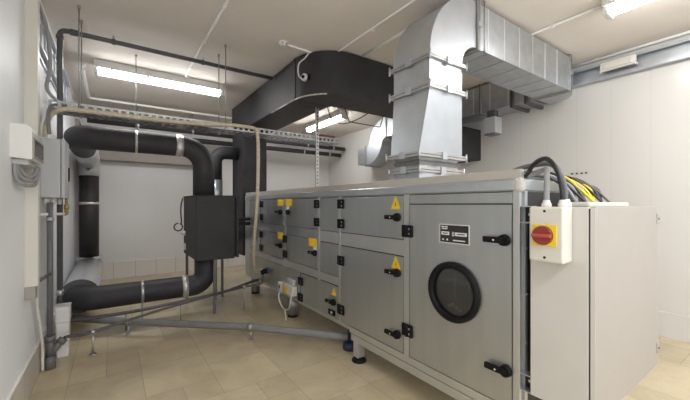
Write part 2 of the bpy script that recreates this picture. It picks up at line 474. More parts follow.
# feet
def foot(x, y, top, square_leg):
    if square_leg: l = MB('ahu_post').box(x - .045, x + .045, y - .038, y + .042, .045, top, bev=.004)
    else: l = MB('galv_dark').cyl((x, y, .03), (x, y, top), .075, seg=20)
    l = l.build('foot', A)
    MB('black_plastic').tube([(x, y, 0), (x, y, .015), (x, y, .035), (x, y, .045)], [.075, .075, .055, .03], seg=24).build('foot_pad', l)
foot(2.065, 2.705, .205, True); foot(2.065, 1.25, .205, True); foot(2.11, 4.33, .30, False); foot(2.11, 5.85, .30, False)
for y in (1.25, 2.69, 4.26, 5.85): foot(2.86, y, .30, False)
# end brackets beside the electric cabinet
for z in (1.54, .535):
    b = MB('galv'); b.box(XF + .002, XF + .06, .968, YN + .01, z + .045, z + .051); b.box(XF + .002, XF + .06, .968, YN + .01, z - .051, z - .045)
    b.box(XF + .05, XF + .056, .968, YN + .01, z - .05, z + .05, 'hole_dark'); b.box(XF + .002, XF + .06, .964, .970, z - .05, z + .05)
    b.cyl((XF + .049, 1.0, z), (XF + .045, 1.0, z), .010, 'steel_chrome', seg=10)
    b.build('bracket', A)

# blue rubber foot of the drain trap beneath the unit
mb = MB('rubber_blue'); mb.tube([(2.16, 2.99, 0), (2.16, 2.99, .05), (2.16, 2.99, .065), (2.16, 2.99, .075)], [.085, .085, .07, .04], seg=24)
mb.cyl((2.16, 2.99, .06), (2.16, 2.99, .30), .03)
tag(mb.build('drain_trap'), 'dark blue round drain trap on the floor behind the square unit foot', 'drain trap')

# ------------------------------------------------------------------ electric cabinet at the unit's end
CB = thing('electrical_cabinet', 'large pale grey steel cabinet hung at the near end of the air unit', 'electrical cabinet', (2.58, .82, .48))
MB('cabinet_paint').box(2.011, 3.13, .684, .976, .482, 1.585, bev=.004).build('body', CB)
MB('gasket').box(2.017, 3.12, .676, .684, .49, 1.578).build('door_seal', CB)
dr = MB('cabinet_door'); dr.box(2.011, 3.15, .652, .676, .478, 1.588, bev=.004)
dr = dr.build('door', CB)
MB('cabinet_paint').box(2.0095, 2.013, .653, .675, .482, 1.584).build('door_edge', CB)
for z in (1.50, .60):
    k = MB('steel_chrome').box(3.10, 3.13, .643, .653, z - .035, z + .035, bev=.003); k.cyl((3.115, .643, z), (3.115, .64, z), .008, 'hole_dark', seg=10)
    k.build('latch', dr)
MB('cabinet_paint').box(2.28, 2.98, .77, .94, 1.585, 1.615, bev=.010).build('gland_plate', CB)
GL = [(2.085, .82)]
for x, y in GL:
    MB('white_plastic').tube([(x, y, 1.585), (x, y, 1.61), (x, y, 1.612), (x, y, 1.63)], [.032, .032, .026, .022], seg=8).build('cable_gland', CB)
for z in (.49,):
    MB('galv').box(2.02, 2.08, .955, .972, z - .0, z + .05).build('mounting_lug', CB)

# rotary isolator
S = thing('isolator_switch', 'cream isolator box with red rotary knob on yellow plate, on the cabinet side', 'switch', (1.955, .845, 1.30))
MB('cream_plastic').box(1.895, 2.010, .755, .928, 1.290, 1.588, bev=.012, seg=3).build('enclosure', S)
for z in (1.564, 1.316): MB('hole_dark').cyl((1.895, .846, z), (1.8935, .846, z), .007, seg=12).build('screw', S)
MB('switch_yellow').box(1.890, 1.896, .785, .907, 1.378, 1.492, bev=.002).build('yellow_plate', S)
k = MB('switch_red').cyl((1.890, .852, 1.434), (1.872, .852, 1.434), .052, seg=32, r2=.049)
k = k.build('knob', S)
MB('switch_red_light').box(1.858, 1.873, .803, .901, 1.424, 1.444, bev=.005).build('grip', k)
for y in (.862, .780):
    MB('white_plastic').tube([(1.955, y, 1.585), (1.955, y, 1.606), (1.955, y, 1.608), (1.955, y, 1.625)], [.026, .026, .022, .017], seg=8).build('cable_gland', S)

# cables over the cabinet
def cable(name, pts, r, m, label, group=None, cat='cable', n=8, seg=8):
    return tag(MB(m).tube(spline(pts, n), r, seg=seg).build(name), label, cat, group)
cable('power_cable', [(1.955, .780, 1.61), (1.955, .787, 1.70), (1.965, .815, 1.79), (1.99, .87, 1.853), (2.02, .93, 1.855), (2.045, .985, 1.825), (2.072, 1.02, 1.785), (2.075, 1.05, 1.77)], .014, 'cable_black', 'thick black cable arching highest over the isolator box')
cable('power_cable', [(1.955, .862, 1.61), (1.957, .862, 1.68), (1.965, .865, 1.75), (1.99, .875, 1.795), (2.03, .90, 1.80), (2.062, .96, 1.79), (2.085, 1.03, 1.777)], .0155, 'cable_grey', 'thick light grey cable rising from the left gland of the isolator box')
cable('power_cable', [(2.085, .82, 1.61), (2.085, .825, 1.70), (2.085, .85, 1.79), (2.09, .90, 1.835), (2.10, .98, 1.84), (2.10, 1.07, 1.83), (2.09, 1.16, 1.80)], .015, 'pvc_grey', 'dark grey cable arching just behind the thick black one')
for i in range(13):
    t = i / 12
    x1 = 2.32 + .56 * t; y1 = .90 - .03 * (i % 3)
    m = ['cable_black', 'cable_grey', 'cable_black', 'cable_grey', 'cable_black', 'cable_yellow', 'cable_grey', 'cable_yellow', 'cable_black', 'cable_yellow', 'cable_black', 'pvc_grey', 'cable_black'][i]
    lab = {'cable_black': 'thin black cable', 'cable_grey': 'thin light grey cable', 'pvc_grey': 'thin dark grey cable', 'cable_yellow': 'thin yellow earth cable'}[m] + ' bending into the top of the pale cabinet'
    zz = 1.772 + .016 * (i % 3)
    yr = 1.062 + .0195 * i
    cable('control_cable', [(2.10, yr + .01, zz), (2.10 + .45 * (x1 - 2.10), yr, zz + .010), (x1 - .085, yr - .02, zz + .012), (x1 - .03, .985 + .006 * i, zz - .006), (x1 - .008, .925, 1.712), (x1, y1, 1.617)], .0085, m, lab, 'cables entering the top of the pale cabinet')

# ------------------------------------------------------------------ galvanised duct from the roof of the unit
D = thing('galvanised_duct', 'silver rectangular air duct rising from the unit roof, elbowing along the ceiling', 'air duct', (2.43, 2.14, 1.817))
def rect(x0, x1, y0, y1, z): return [(x0, y0, z), (x1, y0, z), (x1, y1, z), (x0, y1, z)]
B0 = (2.15, 2.746, 1.97, 2.325); T0 = (2.21, 2.655, 1.905, 2.345)
MB('galv').loft([rect(2.17, 2.726, 1.985, 2.31, 1.817), rect(2.17, 2.726, 1.985, 2.31, 1.90)]).build('collar', D)
MB('galv_dark').loft([rect(2.17, 2.726, 1.985, 2.31, 1.92), rect(2.185, 2.71, 2.0, 2.295, 1.95), rect(2.165, 2.73, 1.98, 2.315, 1.975), rect(2.185, 2.71, 2.0, 2.295, 1.995), rect(2.17, 2.726, 1.985, 2.31, 2.03)]).build('flexible_connector', D)
mb = MB('galv_light').loft([rect(B0[0], B0[1], B0[2], B0[3], 2.05), rect(*T0, 2.60)])
mb.build('tapered_section', D)
MB('galv').loft([rect(*T0, 2.64), rect(*T0, 2.865)]).build('straight_section', D)
def hflange(b, z, w=.028, t=.02):
    f = MB('flange_metal'); x0, x1, y0, y1 = b
    for q in ((x0 - w, x1 + w, y0 - w, y0), (x0 - w, x1 + w, y1, y1 + w), (x0 - w, x0, y0, y1), (x1, x1 + w, y0, y1)):
        f.box(q[0], q[1], q[2], q[3], z - t, z + t, None); f.box(q[0] + .0, q[1], q[2], q[3], z - .003, z + .003, 'gasket')
    f.loft([rect(*b, z - t), rect(*b, z + t)])
    # corner bolts and clamps
    for x, y in ((x0 - w, y0 - w), (x1 + w, y0 - w), (x0 - w, y1 + w), (x1 + w, y1 + w)):
        f.cyl((x, y, z - .04), (x, y, z + .04), .010, 'galv', seg=8)
    f.box((x0 + x1) / 2 - .03, (x0 + x1) / 2 + .03, y0 - w - .012, y0 - w + .004, z - .032, z + .032, 'galv_light')
    f.box(x0 - w - .012, x0 - w + .004, (y0 + y1) / 2 - .03, (y0 + y1) / 2 + .03, z - .032, z + .032, 'galv_light')
    f.build('flange', D)
hflange((2.17, 2.726, 1.985, 2.31), 1.905); hflange(B0, 2.038); hflange(T0, 2.62); hflange(T0, 2.875, .028, .016)
RUN_B, RUN_T = 3.11, 3.555
ri = RUN_B - 2.885; w = T0[1] - T0[0]; cx = T0[1] + ri; cz = 2.89
def arc_elbow(n, ctr, r0, r1, a0, a1, fn):
    rings = []
    for i in range(n + 1):
        t = a0 + (a1 - a0) * i / n
        rings.append(fn(ctr, r0, r1, t))
    return rings
rings = []
N = 20
for i in range(N + 1):
    t = PI - (PI / 2) * i / N
    c, s_ = math.cos(t), math.sin(t)
    ro = ri + w
    rings.append([(cx + ri * c, T0[2], cz + ri * s_), (cx + ri * c, T0[3], cz + ri * s_), (cx + ro * c, T0[3], cz + ro * s_), (cx + ro * c, T0[2], cz + ro * s_)])
mb = MB('galv_light').loft(rings)
for rr, in ((ri + w,),):   # standing seam on the outer edge
    for y in (T0[2], T0[3]):
        mb.tube([(cx + rr * math.cos(PI - PI / 2 * i / N), y, cz + rr * math.sin(PI - PI / 2 * i / N)) for i in range(N + 1)], .006, 'galv', seg=6)
mb.build('elbow', D)
zb, zt = cz + ri, cz + ri + w
def xflange(x, y0, y1, z0, z1, w=.03, t=.016):
    f = MB('flange_metal')
    for q in ((y0 - w, y1 + w, z0 - w, z0), (y0 - w, y1 + w, z1, z1 + w), (y0 - w, y0, z0, z1), (y1, y1 + w, z0, z1)):
        f.box(x - t, x + t, *q); f.box(x - .003, x + .003, q[0] - .002, q[1] + .002, q[2] - .002, q[3] + .002, 'gasket')
    f.box(x - .03, x + .03, y0 - w - .012, y0 - w + .003, (z0 + z1) / 2 - .02, (z0 + z1) / 2 + .02, 'galv_light')
    return f.build('flange', D)
zt = min(zt, 3.56)
xflange(cx + .02, T0[2], T0[3], zb, zt, .025)
RX1 = 4.965
mb = MB('galv').box(cx + .036, RX1 - .016, T0[2], T0[3], zb, zt)
for x in (3.08, 3.38, 3.68, 3.98, 4.28, 4.6):   # pressed stiffening seams
    mb.box(x - .006, x + .006, T0[2] - .004, T0[2] + .002, zb, zt, 'seam')
    mb.box(x - .004, x + .004, T0[2], T0[3], zb - .004, zb + .002, 'galv_light')
mb.build('ceiling_run', D)
xflange(RX1, T0[2], T0[3], zb, zt, .022)
rings = []
ro = T0[3] - T0[2] + .005
for i in range(N + 1):
    t = -PI / 2 + PI / 2 * i / N
    c, s_ = math.cos(t), math.sin(t); q = .005
    x0, y0 = RX1 + .016, T0[3] + .005
    rings.append([(x0 + q * c, y0 + q * s_, zb), (x0 + ro * c, y0 + ro * s_, zb), (x0 + ro * c, y0 + ro * s_, zt), (x0 + q * c, y0 + q * s_, zt)])
MB('galv').loft(rings).build('wall_elbow', D)
WX0, WX1 = RX1 + .02, RX1 + .016 + ro
def yflange(y, x0, x1, z0, z1, w=.02, t=.016, m='flange_metal'):
    f = MB(m)
    for q in ((x0 - w, x1 + w, z0 - w, z0), (x0 - w, x1 + w, z1, z1 + w), (x0 - w, x0, z0, z1), (x1, x1 + w, z0, z1)):
        f.box(q[0], q[1], y - t, y + t, q[2], q[3]); f.box(q[0] - .002, q[1] + .002, y - .004, y + .004, q[2] - .002, q[3] + .002, 'gasket')
    f.build('flange', D)
mb = MB('galv').box(WX0, WX1, T0[3] + .04, 5.516, zb, zt)
for y in (2.75, 3.05, 3.35, 3.7, 4.1, 4.6, 5.0): mb.box(WX0 - .005, WX0 + .002, y - .006, y + .006, zb, zt, 'seam')
mb.build('wall_run', D)
yflange(3.22, WX0, WX1, zb, zt, .022, .02); yflange(2.47, WX0, WX1, zb, zt, .04, .022, 'pipe_dark'); yflange(2.68, WX0, WX1, zb, zt, .04, .022, 'pipe_dark'); yflange(5.534, WX0, WX1, zb, zt)
# S-bend dropping towards the back wall
th = math.radians(78.3); Rb = .357; zm = (zb + zt) / 2; hh = (zt - zb) / 2
ctrs = []
for i in range(13):
    a = th * i / 12
    ctrs.append((5.55 + Rb * math.sin(a), zm - Rb * (1 - math.cos(a)), a))
ym, zmm = 5.55 + Rb * math.sin(th), zm - Rb * (1 - math.cos(th))
for i in range(1, 13):
    a = th * (1 - i / 12)
    ctrs.append((ym + Rb * (math.sin(th) - math.sin(a)), zmm - Rb * (math.cos(a) - math.cos(th)), a))
rings = []
for y, z, a in ctrs:
    nyv, nzv = math.sin(a), math.cos(a)
    rings.append([(WX0, y - nyv * hh, z - nzv * hh), (WX1, y - nyv * hh, z - nzv * hh), (WX1, y + nyv * hh, z + nzv * hh), (WX0, y + nyv * hh, z + nzv * hh)])
MB('galv_light').loft(rings).build('offset_bend', D)
DZ = zm - ctrs[-1][1]; YS = ctrs[-1][0]
yflange(YS + .016, WX0, WX1, zb - DZ, zt - DZ)
MB('galv').box(WX0 + .02, WX1 - .02, YS + .03, YS + .36, zb - DZ + .02, zt - DZ - .02).build('end_spigot', D)
# damper motor box hanging under the wall run
MBX = thing('damper_motor', 'small grey motor box hanging beneath the silver duct along the right wall', 'motor', (5.05, 3.05, 2.72))
MB('grey_paint').box(4.93, 5.13, 2.93, 3.13, 2.74, 3.0, bev=.012).build('housing', MBX)
MB('pipe_dark').box(4.97, 5.09, 2.97, 3.09, 3.0, zb).build('bracket', MBX)
MB('pvc_grey').box(4.93, 5.10, 2.935, 3.12, 2.715, 2.74, bev=.006).build('base', MBX)

# hanger brackets
def rod(x, y, z0, label, z1=CE, r=.006, group=None):
    mb = MB('galv_dark').cyl((x, y, z0), (x, y, z1 - .012), r, seg=8); mb.cyl((x, y, z1 - .03), (x, y, z1), .014, seg=8)
    mb.cyl((x, y, z0), (x, y, z0 + .02), .013, 'galv', seg=6)
    return tag(mb.build('hanger_rod'), label, 'threaded rod', group)
rod(2.96, T0[2] - .035, zb - .03, 'threaded rod beside the elbow of the silver duct')

# ------------------------------------------------------------------ black insulated rectangular duct
K = thing('insulated_duct', 'big black foam-clad rectangular duct dropping from the ceiling to the unit', 'air duct', (2.3, 6.6, .6))
X0, X1, Z0, Z1 = 2.03, 2.59, 3.03, 3.585
MB('foam_black').box(X0, 2.51, 6.32, 7.0, .62, 3.03, bev=.01).build('vertical_drop', K)
MB('foam_matte').box(2.10, 2.45, 6.125, 6.32, .75, 1.6, bev=.01).build('connector', K)
MB('foam_black').box(X0 - .006, X1, 4.10, 7.02, Z0, Z1, bev=.012).build('overhead_run', K)
rings = []
ro = X1 + .02 - X0
for i in range(N + 1):
    t = PI + PI / 2 * i / N
    c, s_ = math.cos(t), math.sin(t); q = .02; x0, y0 = X1 + .02, 4.10
    rings.append([(x0 + q * c, y0 + q * s_, Z0), (x0 + ro * c, y0 + ro * s_, Z0), (x0 + ro * c, y0 + ro * s_, Z1), (x0 + q * c, y0 + q * s_, Z1)])
MB('foam_black').loft(rings).build('bend', K)
rings = []
for i in range(25):
    t = i / 24
    x = X1 + .02 + (4.66 - X1 - .02) * t
    tt = min(1, max(0, (x - 3.95) / .68)); dz = -.63 * (3 * tt * tt - 2 * tt ** 3)
    rings.append([(x, 3.52, Z0 + dz), (x, 4.08, Z0 + dz), (x, 4.08, Z1 + dz), (x, 3.52, Z1 + dz)])
MB('foam_black').loft(rings).build('sloping_run', K)
MB('foam_matte').box(4.66, RW, 3.515, 4.085, Z0 - .635, Z1 - .635, bev=.008).build('wall_end', K)
mb = MB('foil'); mb.tube([(X0 - .008, 4.9, Z0 - .002), (X0 - .008, 4.12, Z0 - .002)], .010, seg=6)
pts = [(X1 + .02 - (ro + .003) * math.cos(PI / 2 * i / 12), 4.10 - (ro + .003) * math.sin(PI / 2 * i / 12), Z0 - .002) for i in range(8)]
mb.tube(pts, .010, seg=6); mb.build('edge_tape', K)['label'] = 'shiny tape along the lower edge'
mb = MB('foam_matte').box(X0 - .010, X1 + .004, 4.10 - .02, 4.10 + .02, Z0 - .004, Z1 + .004); mb.build('joint_band', K)

# pressure switch on the bend
def on_bend(deg, off, z):
    t = math.radians(deg); return V(X1 + .02 - (ro + off) * math.cos(t), 4.10 - (ro + off) * math.sin(t), z)
PS = thing('pressure_switch', 'small round white pressure switch fixed on the bend of the black duct', 'sensor', on_bend(22, .0, 3.22))
MB('white_plastic').tube([on_bend(22, 0, 3.27), on_bend(22, .03, 3.27), on_bend(22, .04, 3.27)], [.052, .05, .038], seg=20).build('housing', PS)
MB('black_plastic').tube([on_bend(22, .04, 3.27), on_bend(22, .055, 3.27)], .022, seg=14).build('nozzle', PS)
MB('black_plastic').box(*[v for p in (on_bend(28, .0, 3.25),) for v in (p.x - .02, p.x + .02, p.y - .02, p.y + .02, 3.23, 3.30)]).build('terminal', PS)
cable('sensor_cable', [on_bend(18, .03, 3.26), on_bend(14, .03, 3.30), on_bend(12, .03, 3.38), on_bend(14, .03, 3.47), on_bend(24, .025, 3.52), on_bend(30, .02, 3.585)], .010, 'white_plastic', 'white cable looping up from the round pressure switch to the ceiling')

# ------------------------------------------------------------------ black box and the insulated pipe loop
BX = thing('insulated_box', 'black foam-clad box on thin legs at the far end of the unit', 'heat exchanger box', (1.27, 5.57, 0))
MB('foam_matte').box(.964, 1.50, 5.05, 6.10, .79, 1.725, bev=.012).build('body', BX)
MB('foam_black').box(1.50, 1.525, 5.08, 6.07, .86, 1.70, bev=.008).box(1.525, 1.565, 5.05, 6.10, .80, 1.72, bev=.008).build('flange', BX)
for z in (1.26, 1.34): MB('foam_matte').cyl((1.56, 5.85, z), (2.004, 5.85, z), .032).build('connector_pipe', BX)
MB('foam_black').box(.955, 1.51, 5.045, 6.11, 1.722, 1.735, bev=.004).build('lid', BX)
for x, y in ((1.215, 5.078), (1.55, 5.95), (1.0, 6.02), (1.46, 6.03)):
    MB('pvc_grey').box(x - .019, x + .019, y - .019, y + .019, 0, .80).build('leg', BX)
mb = MB('white_plastic').cyl((.964, 5.96, 1.13), (.93, 5.96, 1.13), .04, seg=14); mb.cyl((.93, 5.96, 1.13), (.90, 5.96, 1.13), .022, 'grey_paint', seg=12); mb.build('thermometer', BX)
MB('white_plastic').box(.952, .966, 5.9, 6.06, .86, .96, bev=.003).build('tag_plate', BX)
ringp = [(.885 + .062 * math.sin(2 * PI * k / 14), 6.12, 1.225 + .062 * math.cos(2 * PI * k / 14)) for k in range(1, 15)]
cable('gauge_hose', [(.958, 6.13, 1.71), (.93, 6.13, 1.60), (.925, 6.13, 1.45), (.935, 6.13, 1.33), (.93, 6.125, 1.28)] + ringp, .011, 'cable_black', 'thin black hose hanging in a ring on the left of the black box', n=4)

PY, PZU, PZL, PR = 5.24, 2.44, .42, .149
PL = thing('insulated_pipe', 'thick black insulated pipe looping from the black box to the left wall and back', 'pipe', (1.1, PY, 1.725))
up = fillet([(1.10, PY, 1.738), (1.10, PY, PZU), (-.365, PY, PZU), (-.365, 6.3, PZU)], [.30, .17], 10)
MB('foam_black').tube(up, PR, seg=28).build('upper_pipe', PL)
lo = fillet([(1.12, PY, .788), (1.12, PY, PZL), (-.36, PY, PZL), (-.36, 5.62, PZL)], [.30, .24], 10)
MB('foam_black').tube(lo, PR - .002, seg=28).build('lower_pipe', PL)
MB('foam_matte').cyl((-.375, 7.9, .62), (-.375, 7.9, 2.14), PR, seg=28).build('riser', PL)
mb = MB('jacket').tube(fillet([(-.36, 6.3, PZU), (-.375, 7.9, PZU), (-.375, 7.9, 2.14)], .26, 8), PR + .018, seg=28); mb.build('upper_jacket', PL)['label'] = 'silver sheet jacket round the upper elbow'
mb = MB('jacket').tube([(-.36, 5.46, PZL)] + fillet([(-.36, 5.56, PZL), (-.375, 7.9, PZL), (-.375, 7.9, .62)], .26, 8), PR + .058, seg=28)
mb.build('lower_jacket', PL)['label'] = 'silver sheet jacket round the lower elbow'
MB('pipe_dark').tube([(-.36, 5.445, PZL), (-.36, 5.475, PZL)], PR + .066, seg=28).build('jacket_rim', PL)
def band(p0, p1, r, m='foil'): MB(m).tube([p0, p1], r, seg=24).build('strap', PL)
band((.235, PY, PZU), (.262, PY, PZU), PR + .006); band((.72, PY, PZU), (.81, PY, PZU), PR + .010)
band((.30, PY, PZL), (.335, PY, PZL), PR + .006, 'galv'); band((.80, PY, PZL), (.875, PY, PZL), PR + .010)
band((-.375, 7.9, 1.60), (-.375, 7.9, 1.645), PR + .012)
rod(.247, PY, PZU + PR, 'threaded rod holding the upper black insulated pipe')
mb = MB('galv_dark').box(.305, .33, PY - .012, PY + .012, 0, PZL - PR); mb.box(.27, .365, PY - .05, PY + .05, 0, .008)
tag(mb.build('pipe_stand'), 'slim metal stand under the lower black insulated pipe', 'stand')

# second insulated pipe behind the box
RP = thing('insulated_pipe', 'slimmer black insulated pipe with silver lower sleeve behind the black box', 'pipe', (1.6, 6.65, .9))
MB('foam_black').tube(fillet([(2.03, 6.65, 2.61), (1.6, 6.65, 2.61), (1.6, 6.65, 2.07)], .2, 8), .125, seg=24).build('upper_pipe', RP)
MB('galv').tube([(1.6, 6.65, 2.07), (1.6, 6.65, 1.55)], .135, seg=24).build('silver_sleeve', RP)['label'] = 'silver metal sleeve'
MB('foam_black').tube(fillet([(1.6, 6.65, 1.55), (1.6, 6.65, 1.0), (2.03, 6.65, 1.0)], .2, 8), .125, seg=24).build('lower_pipe', RP)

# ------------------------------------------------------------------ cable trays
TY0, TY1, TZ = 4.28, 4.58, 2.545
T = thing('cable_tray', 'perforated steel cable tray crossing the room above the insulated pipe', 'cable tray', (1.2, 4.43, TZ))
TXA, TXB = -.52, 2.86
def perforated(y, z0, z1, nm):
    m = MB('tray_metal'); m.box(TXA, TXB, y - .002, y + .002, z0, z0 + .018); m.box(TXA, TXB, y - .002, y + .002, z1 - .02, z1)
    x = TXA; i = 0
    while x < TXB - .05:
        m.box(x, x + .03, y - .002, y + .002, z0 + .018, z1 - .02); x += .07
    return m.build(nm, T)
perforated(TY0, TZ, TZ + .075, 'side_rail'); perforated(TY1, TZ, TZ + .075, 'side_rail')
m = MB('galv')
x = TXA
while x < TXB - .02: m.box(x, x + .05, TY0, TY1, TZ, TZ + .004); x += .085
for y in (TY0 + .002, 4.38, 4.48, TY1 - .03): m.box(TXA, TXB, y, y + .028, TZ, TZ + .004)
m.build('tray_floor', T)
for i, (y, r, x0, x1, mm, lab) in enumerate([(4.40, .016, -.50, 2.8, 'cable_red', 'front red-brown cable lying in the overhead tray'), (4.45, .018, -.48, 2.84, 'cable_red', 'rear red-brown cable lying in the overhead tray'), (4.52, .022, -.5, 2.85, 'cable_black', 'black cable lying along the overhead tray')]):
    pts = [(x0 + (x1 - x0) * k / 14, y + .012 * math.sin(k * 1.7 + i), TZ + .004 + r) for k in range(15)]
    tag(MB(mm).tube(spline(pts, 3), r, seg=8).build('tray_cable'), lab, 'cable')
bx = MB('cable_red').box(2.58, 2.86, 4.36, 4.50, TZ + .044, TZ + .13, bev=.01)
tag(bx.build('fire_cable_box'), 'red-brown box at the right end of the overhead cable tray', 'junction box')
mb = MB('foam_matte').tube([(2.55, 4.48, TZ - .03), (2.98, 4.48, TZ - .03)], .03, seg=10)
for x, y in ((-.285, 4.27), (-.285, 4.59), (1.153, 4.27), (1.153, 4.59)):
    rod(x, y, TZ - .012, {(-.285, 4.27): 'front threaded rod at the left end of the cable tray', (-.285, 4.59): 'rear threaded rod at the left end of the cable tray', (1.153, 4.27): 'front threaded rod by the middle of the cable tray', (1.153, 4.59): 'rear threaded rod by the middle of the cable tray'}[(x, y)])
mb.bm.free()
# perforated upright from the unit roof to the black duct
ST = MB('flange_metal')
sx, sy = 2.47, 4.25
z = 1.817
ST.box(sx - .022, sx - .010, sy - .004, sy, 1.817, Z0); ST.box(sx + .010, sx + .022, sy - .004, sy, 1.817, Z0)
ST.box(sx - .022, sx - .018, sy, sy + .025, 1.817, Z0); ST.box(sx + .018, sx + .022, sy, sy + .025, 1.817, Z0)
ST.box(sx - .018, sx + .018, sy + .004, sy + .008, 1.817, Z0, 'gasket')
while z < Z0 - .03: ST.box(sx - .010, sx + .010, sy - .004, sy, z, z + .03); z += .055
ST.box(sx - .05, sx + .05, sy - .03, sy + .05, 1.817, 1.823)
tag(ST.build('strut_channel'), 'slotted steel upright between the unit roof and the black duct', 'support')

# ladder rack on the left wall
LR = thing('cable_ladder', 'steel cable ladder fixed high along the left wall', 'cable tray', (-.56, 4.6, 3.03))
for z in (3.37, 3.04):
    m = MB('galv_light'); m.box(-.578, -.535, 3.74, 6.5, z, z + .012); m.box(-.578, -.572, 3.74, 6.5, z - .04, z + .012)
    m.build('side_rail', LR)
y = 3.8
while y < 6.45:
    MB('galv').box(-.575, -.56, y, y + .03, 3.04, 3.38).build('rung', LR); y += .33
for y in (4.3, 5.6): MB('galv_dark').box(-.587, -.57, y, y + .04, 3.0, 3.42).build('wall_bracket', LR)
cable('flexible_conduit', [(-.53, 3.7, 3.33), (-.50, 4.0, 3.22), (-.49, 4.15, 3.0), (-.50, 4.2, 2.85), (-.52, 4.2, 2.72), (-.49, 4.25, 2.65), (-.40, 4.36, 2.585)], .016, 'cable_grey', 'grey flexible conduit dropping from the wall ladder to the tray')
cable('flexible_conduit', [(-.50, 4.2, 2.27), (-.51, 4.2, 2.42), (-.50, 4.25, 2.54), (-.46, 4.32, 2.585), (-.36, 4.36, 2.59)], .016, 'pvc_pale', 'short grey conduit bending from the tray down to the grey cabinet')
# tan hose
hose = spline([(-.560, 4.40, 2.265), (-.545, 4.38, 2.38), (-.50, 4.31, 2.48), (-.40, 4.25, 2.535), (-.25, 4.247, 2.545), (.4, 4.247, 2.548), (.9, 4.247, 2.57), (1.2, 4.247, 2.60), (1.45, 4.247, 2.605), (1.53, 4.25, 2.59), (1.555, 4.24, 2.53), (1.565, 4.24, 2.3), (1.575, 4.28, 1.9), (1.60, 4.40, 1.5), (1.64, 4.6, 1.1), (1.72, 4.85, .72), (1.80, 5.0, .60), (1.90, 5.08, .55), (1.955, 5.10, .55)], 10)
tag(MB('tan_hose').tube(hose, .023, seg=10).build('tan_hose'), 'long tan hose lying along the cable tray and hanging down to the unit', 'hose')
# hose fitting on the unit
HF = thing('drain_fitting', 'black drain elbow where the tan hose meets the unit', 'pipe fitting', (1.97, 5.05, .45))
MB('black_plastic').tube(fillet([(2.003, 5.03, .55), (1.93, 5.03, .55), (1.93, 5.03, .50)], .03, 5), .035, seg=12).build('elbow', HF)
MB('rubber_blue').cyl((2.006, 5.03, .55), (1.985, 5.03, .55), .05).build('collar', HF)

# ------------------------------------------------------------------ left wall equipment
tag(MB('cream_plastic').box(LW, -.505, 3.645, 3.73, .935, CE - .002, bev=.003).build('cable_trunking'), 'cream vertical cable trunking on the left wall', 'trunking')
tag(MB('cabinet_door').box(LW, -.52, 3.65, 3.74, .83, .934, bev=.004).build('junction_box'), 'small beige junction box below the cream trunking', 'junction box')
CT = thing('wall_controller', 'white control box with dark display on the left wall before the trunking', 'controller', (-.53, 3.42, 1.92))
m = MB('white_plastic'); m.prism([(LW, 3.2, 1.93), (-.474, 3.2, 1.92), (-.474, 3.2, 2.12), (-.50, 3.2, 2.165), (LW, 3.2, 2.165)], (0, .44, 0)); m.build('housing', CT)
m = MB('cabinet_door').box(-.476, -.468, 3.24, 3.635, 1.935, 2.085, bev=.002); m.build('bezel', CT)
MB('screen_grey').box(-.4685, -.4655, 3.265, 3.61, 1.955, 2.07).build('display', CT)
MB('grey_paint').box(LW, -.50, 3.25, 3.6, 1.885, 1.925, bev=.004).build('cable_entry', CT)
for k, (q, zz) in enumerate(((0, 1.74), (.02, 1.775), (.04, 1.81))):
    cable('hanging_cable', [(-.572 + q * .3, 3.25 + q, 1.89), (-.568 + q * .3, 3.26 + q, zz + .06), (-.545 + q * .2, 3.30 + q, zz + .01), (-.51, 3.40, zz), (-.495, 3.50 - q, zz + .03), (-.49, 3.55 - q, 1.89)], .013, 'cable_grey', ['outer', 'middle', 'inner'][k] + ' grey cable loop under the white control box')
GC = thing('wall_cabinet', 'grey steel wall cabinet on the left wall beneath the tan hose', 'electrical cabinet', (-.5, 4.55, 1.666))
MB('grey_paint').box(LW, -.435, 4.36, 4.74, 1.668, 2.255, bev=.006).build('body', GC)
gd = MB('grey_paint').box(-.430, -.402, 4.352, 4.748, 1.662, 2.26, bev=.006).build('door', GC)
MB('black_plastic').box(-.402, -.392, 4.66, 4.70, 1.85, 2.0, bev=.004).build('door_lock', gd)
for x, y in ((-.55, 4.42), (-.50, 4.45), (-.47, 4.6)):
    MB('cream_plastic').tube([(x, y, 1.668), (x, y, 1.63), (x, y, 1.60)], [.02, .024, .016], seg=10).build('cable_gland', GC)

# grey drain stack by the wall with wye
DS = thing('drain_stack', 'vertical grey drain pipe with a wye branch at its foot on the left wall', 'pipe', (-.505, 4.30, 0))
dx, dy = -.508, 4.30
MB('pvc_grey').cyl((dx, dy, .25), (dx, dy, 1.62), .025).build('pipe', DS)
m = MB('pvc_grey'); m.cyl((dx, dy, 0), (dx, dy, .12), .044); m.cyl((dx, dy, .12), (dx, dy, .30), .034); m.cyl((dx, dy, .26), (dx, dy, .32), .04)
m.tube([(dx, dy, .14), (dx + .09, dy + .03, .25)], .034); m.tube([(dx + .07, dy + .023, .225), (dx + .10, dy + .033, .262)], .04)
m.build('wye_branch', DS)
for z in (1.44,): MB('galv').cyl((dx, dy, z), (dx, dy, z + .035), .032).build('coupling', DS)
MB('pvc_grey').tube([(dx - .058, dy - .55, .925), (dx, dy, .925)], .016, seg=10).build('branch_arm', DS)
MB('white_plastic').tube([(LW + .014, dy - .05, 1.505), (dx + .10, dy + .08, 1.505)], .014, seg=10).build('white_stub', DS)
m = MB('brass').cyl((dx + .115, dy + .10, 1.50), (dx + .115, dy + .10, 1.66), .012, seg=10); m.cyl((dx + .115, dy + .10, 1.55), (dx + .115, dy + .10, 1.60), .022, seg=8)
m.tube(fillet([(dx + .10, dy + .08, 1.505), (dx + .115, dy + .10, 1.505), (dx + .115, dy + .10, 1.55)], .02, 4), .018, seg=10)
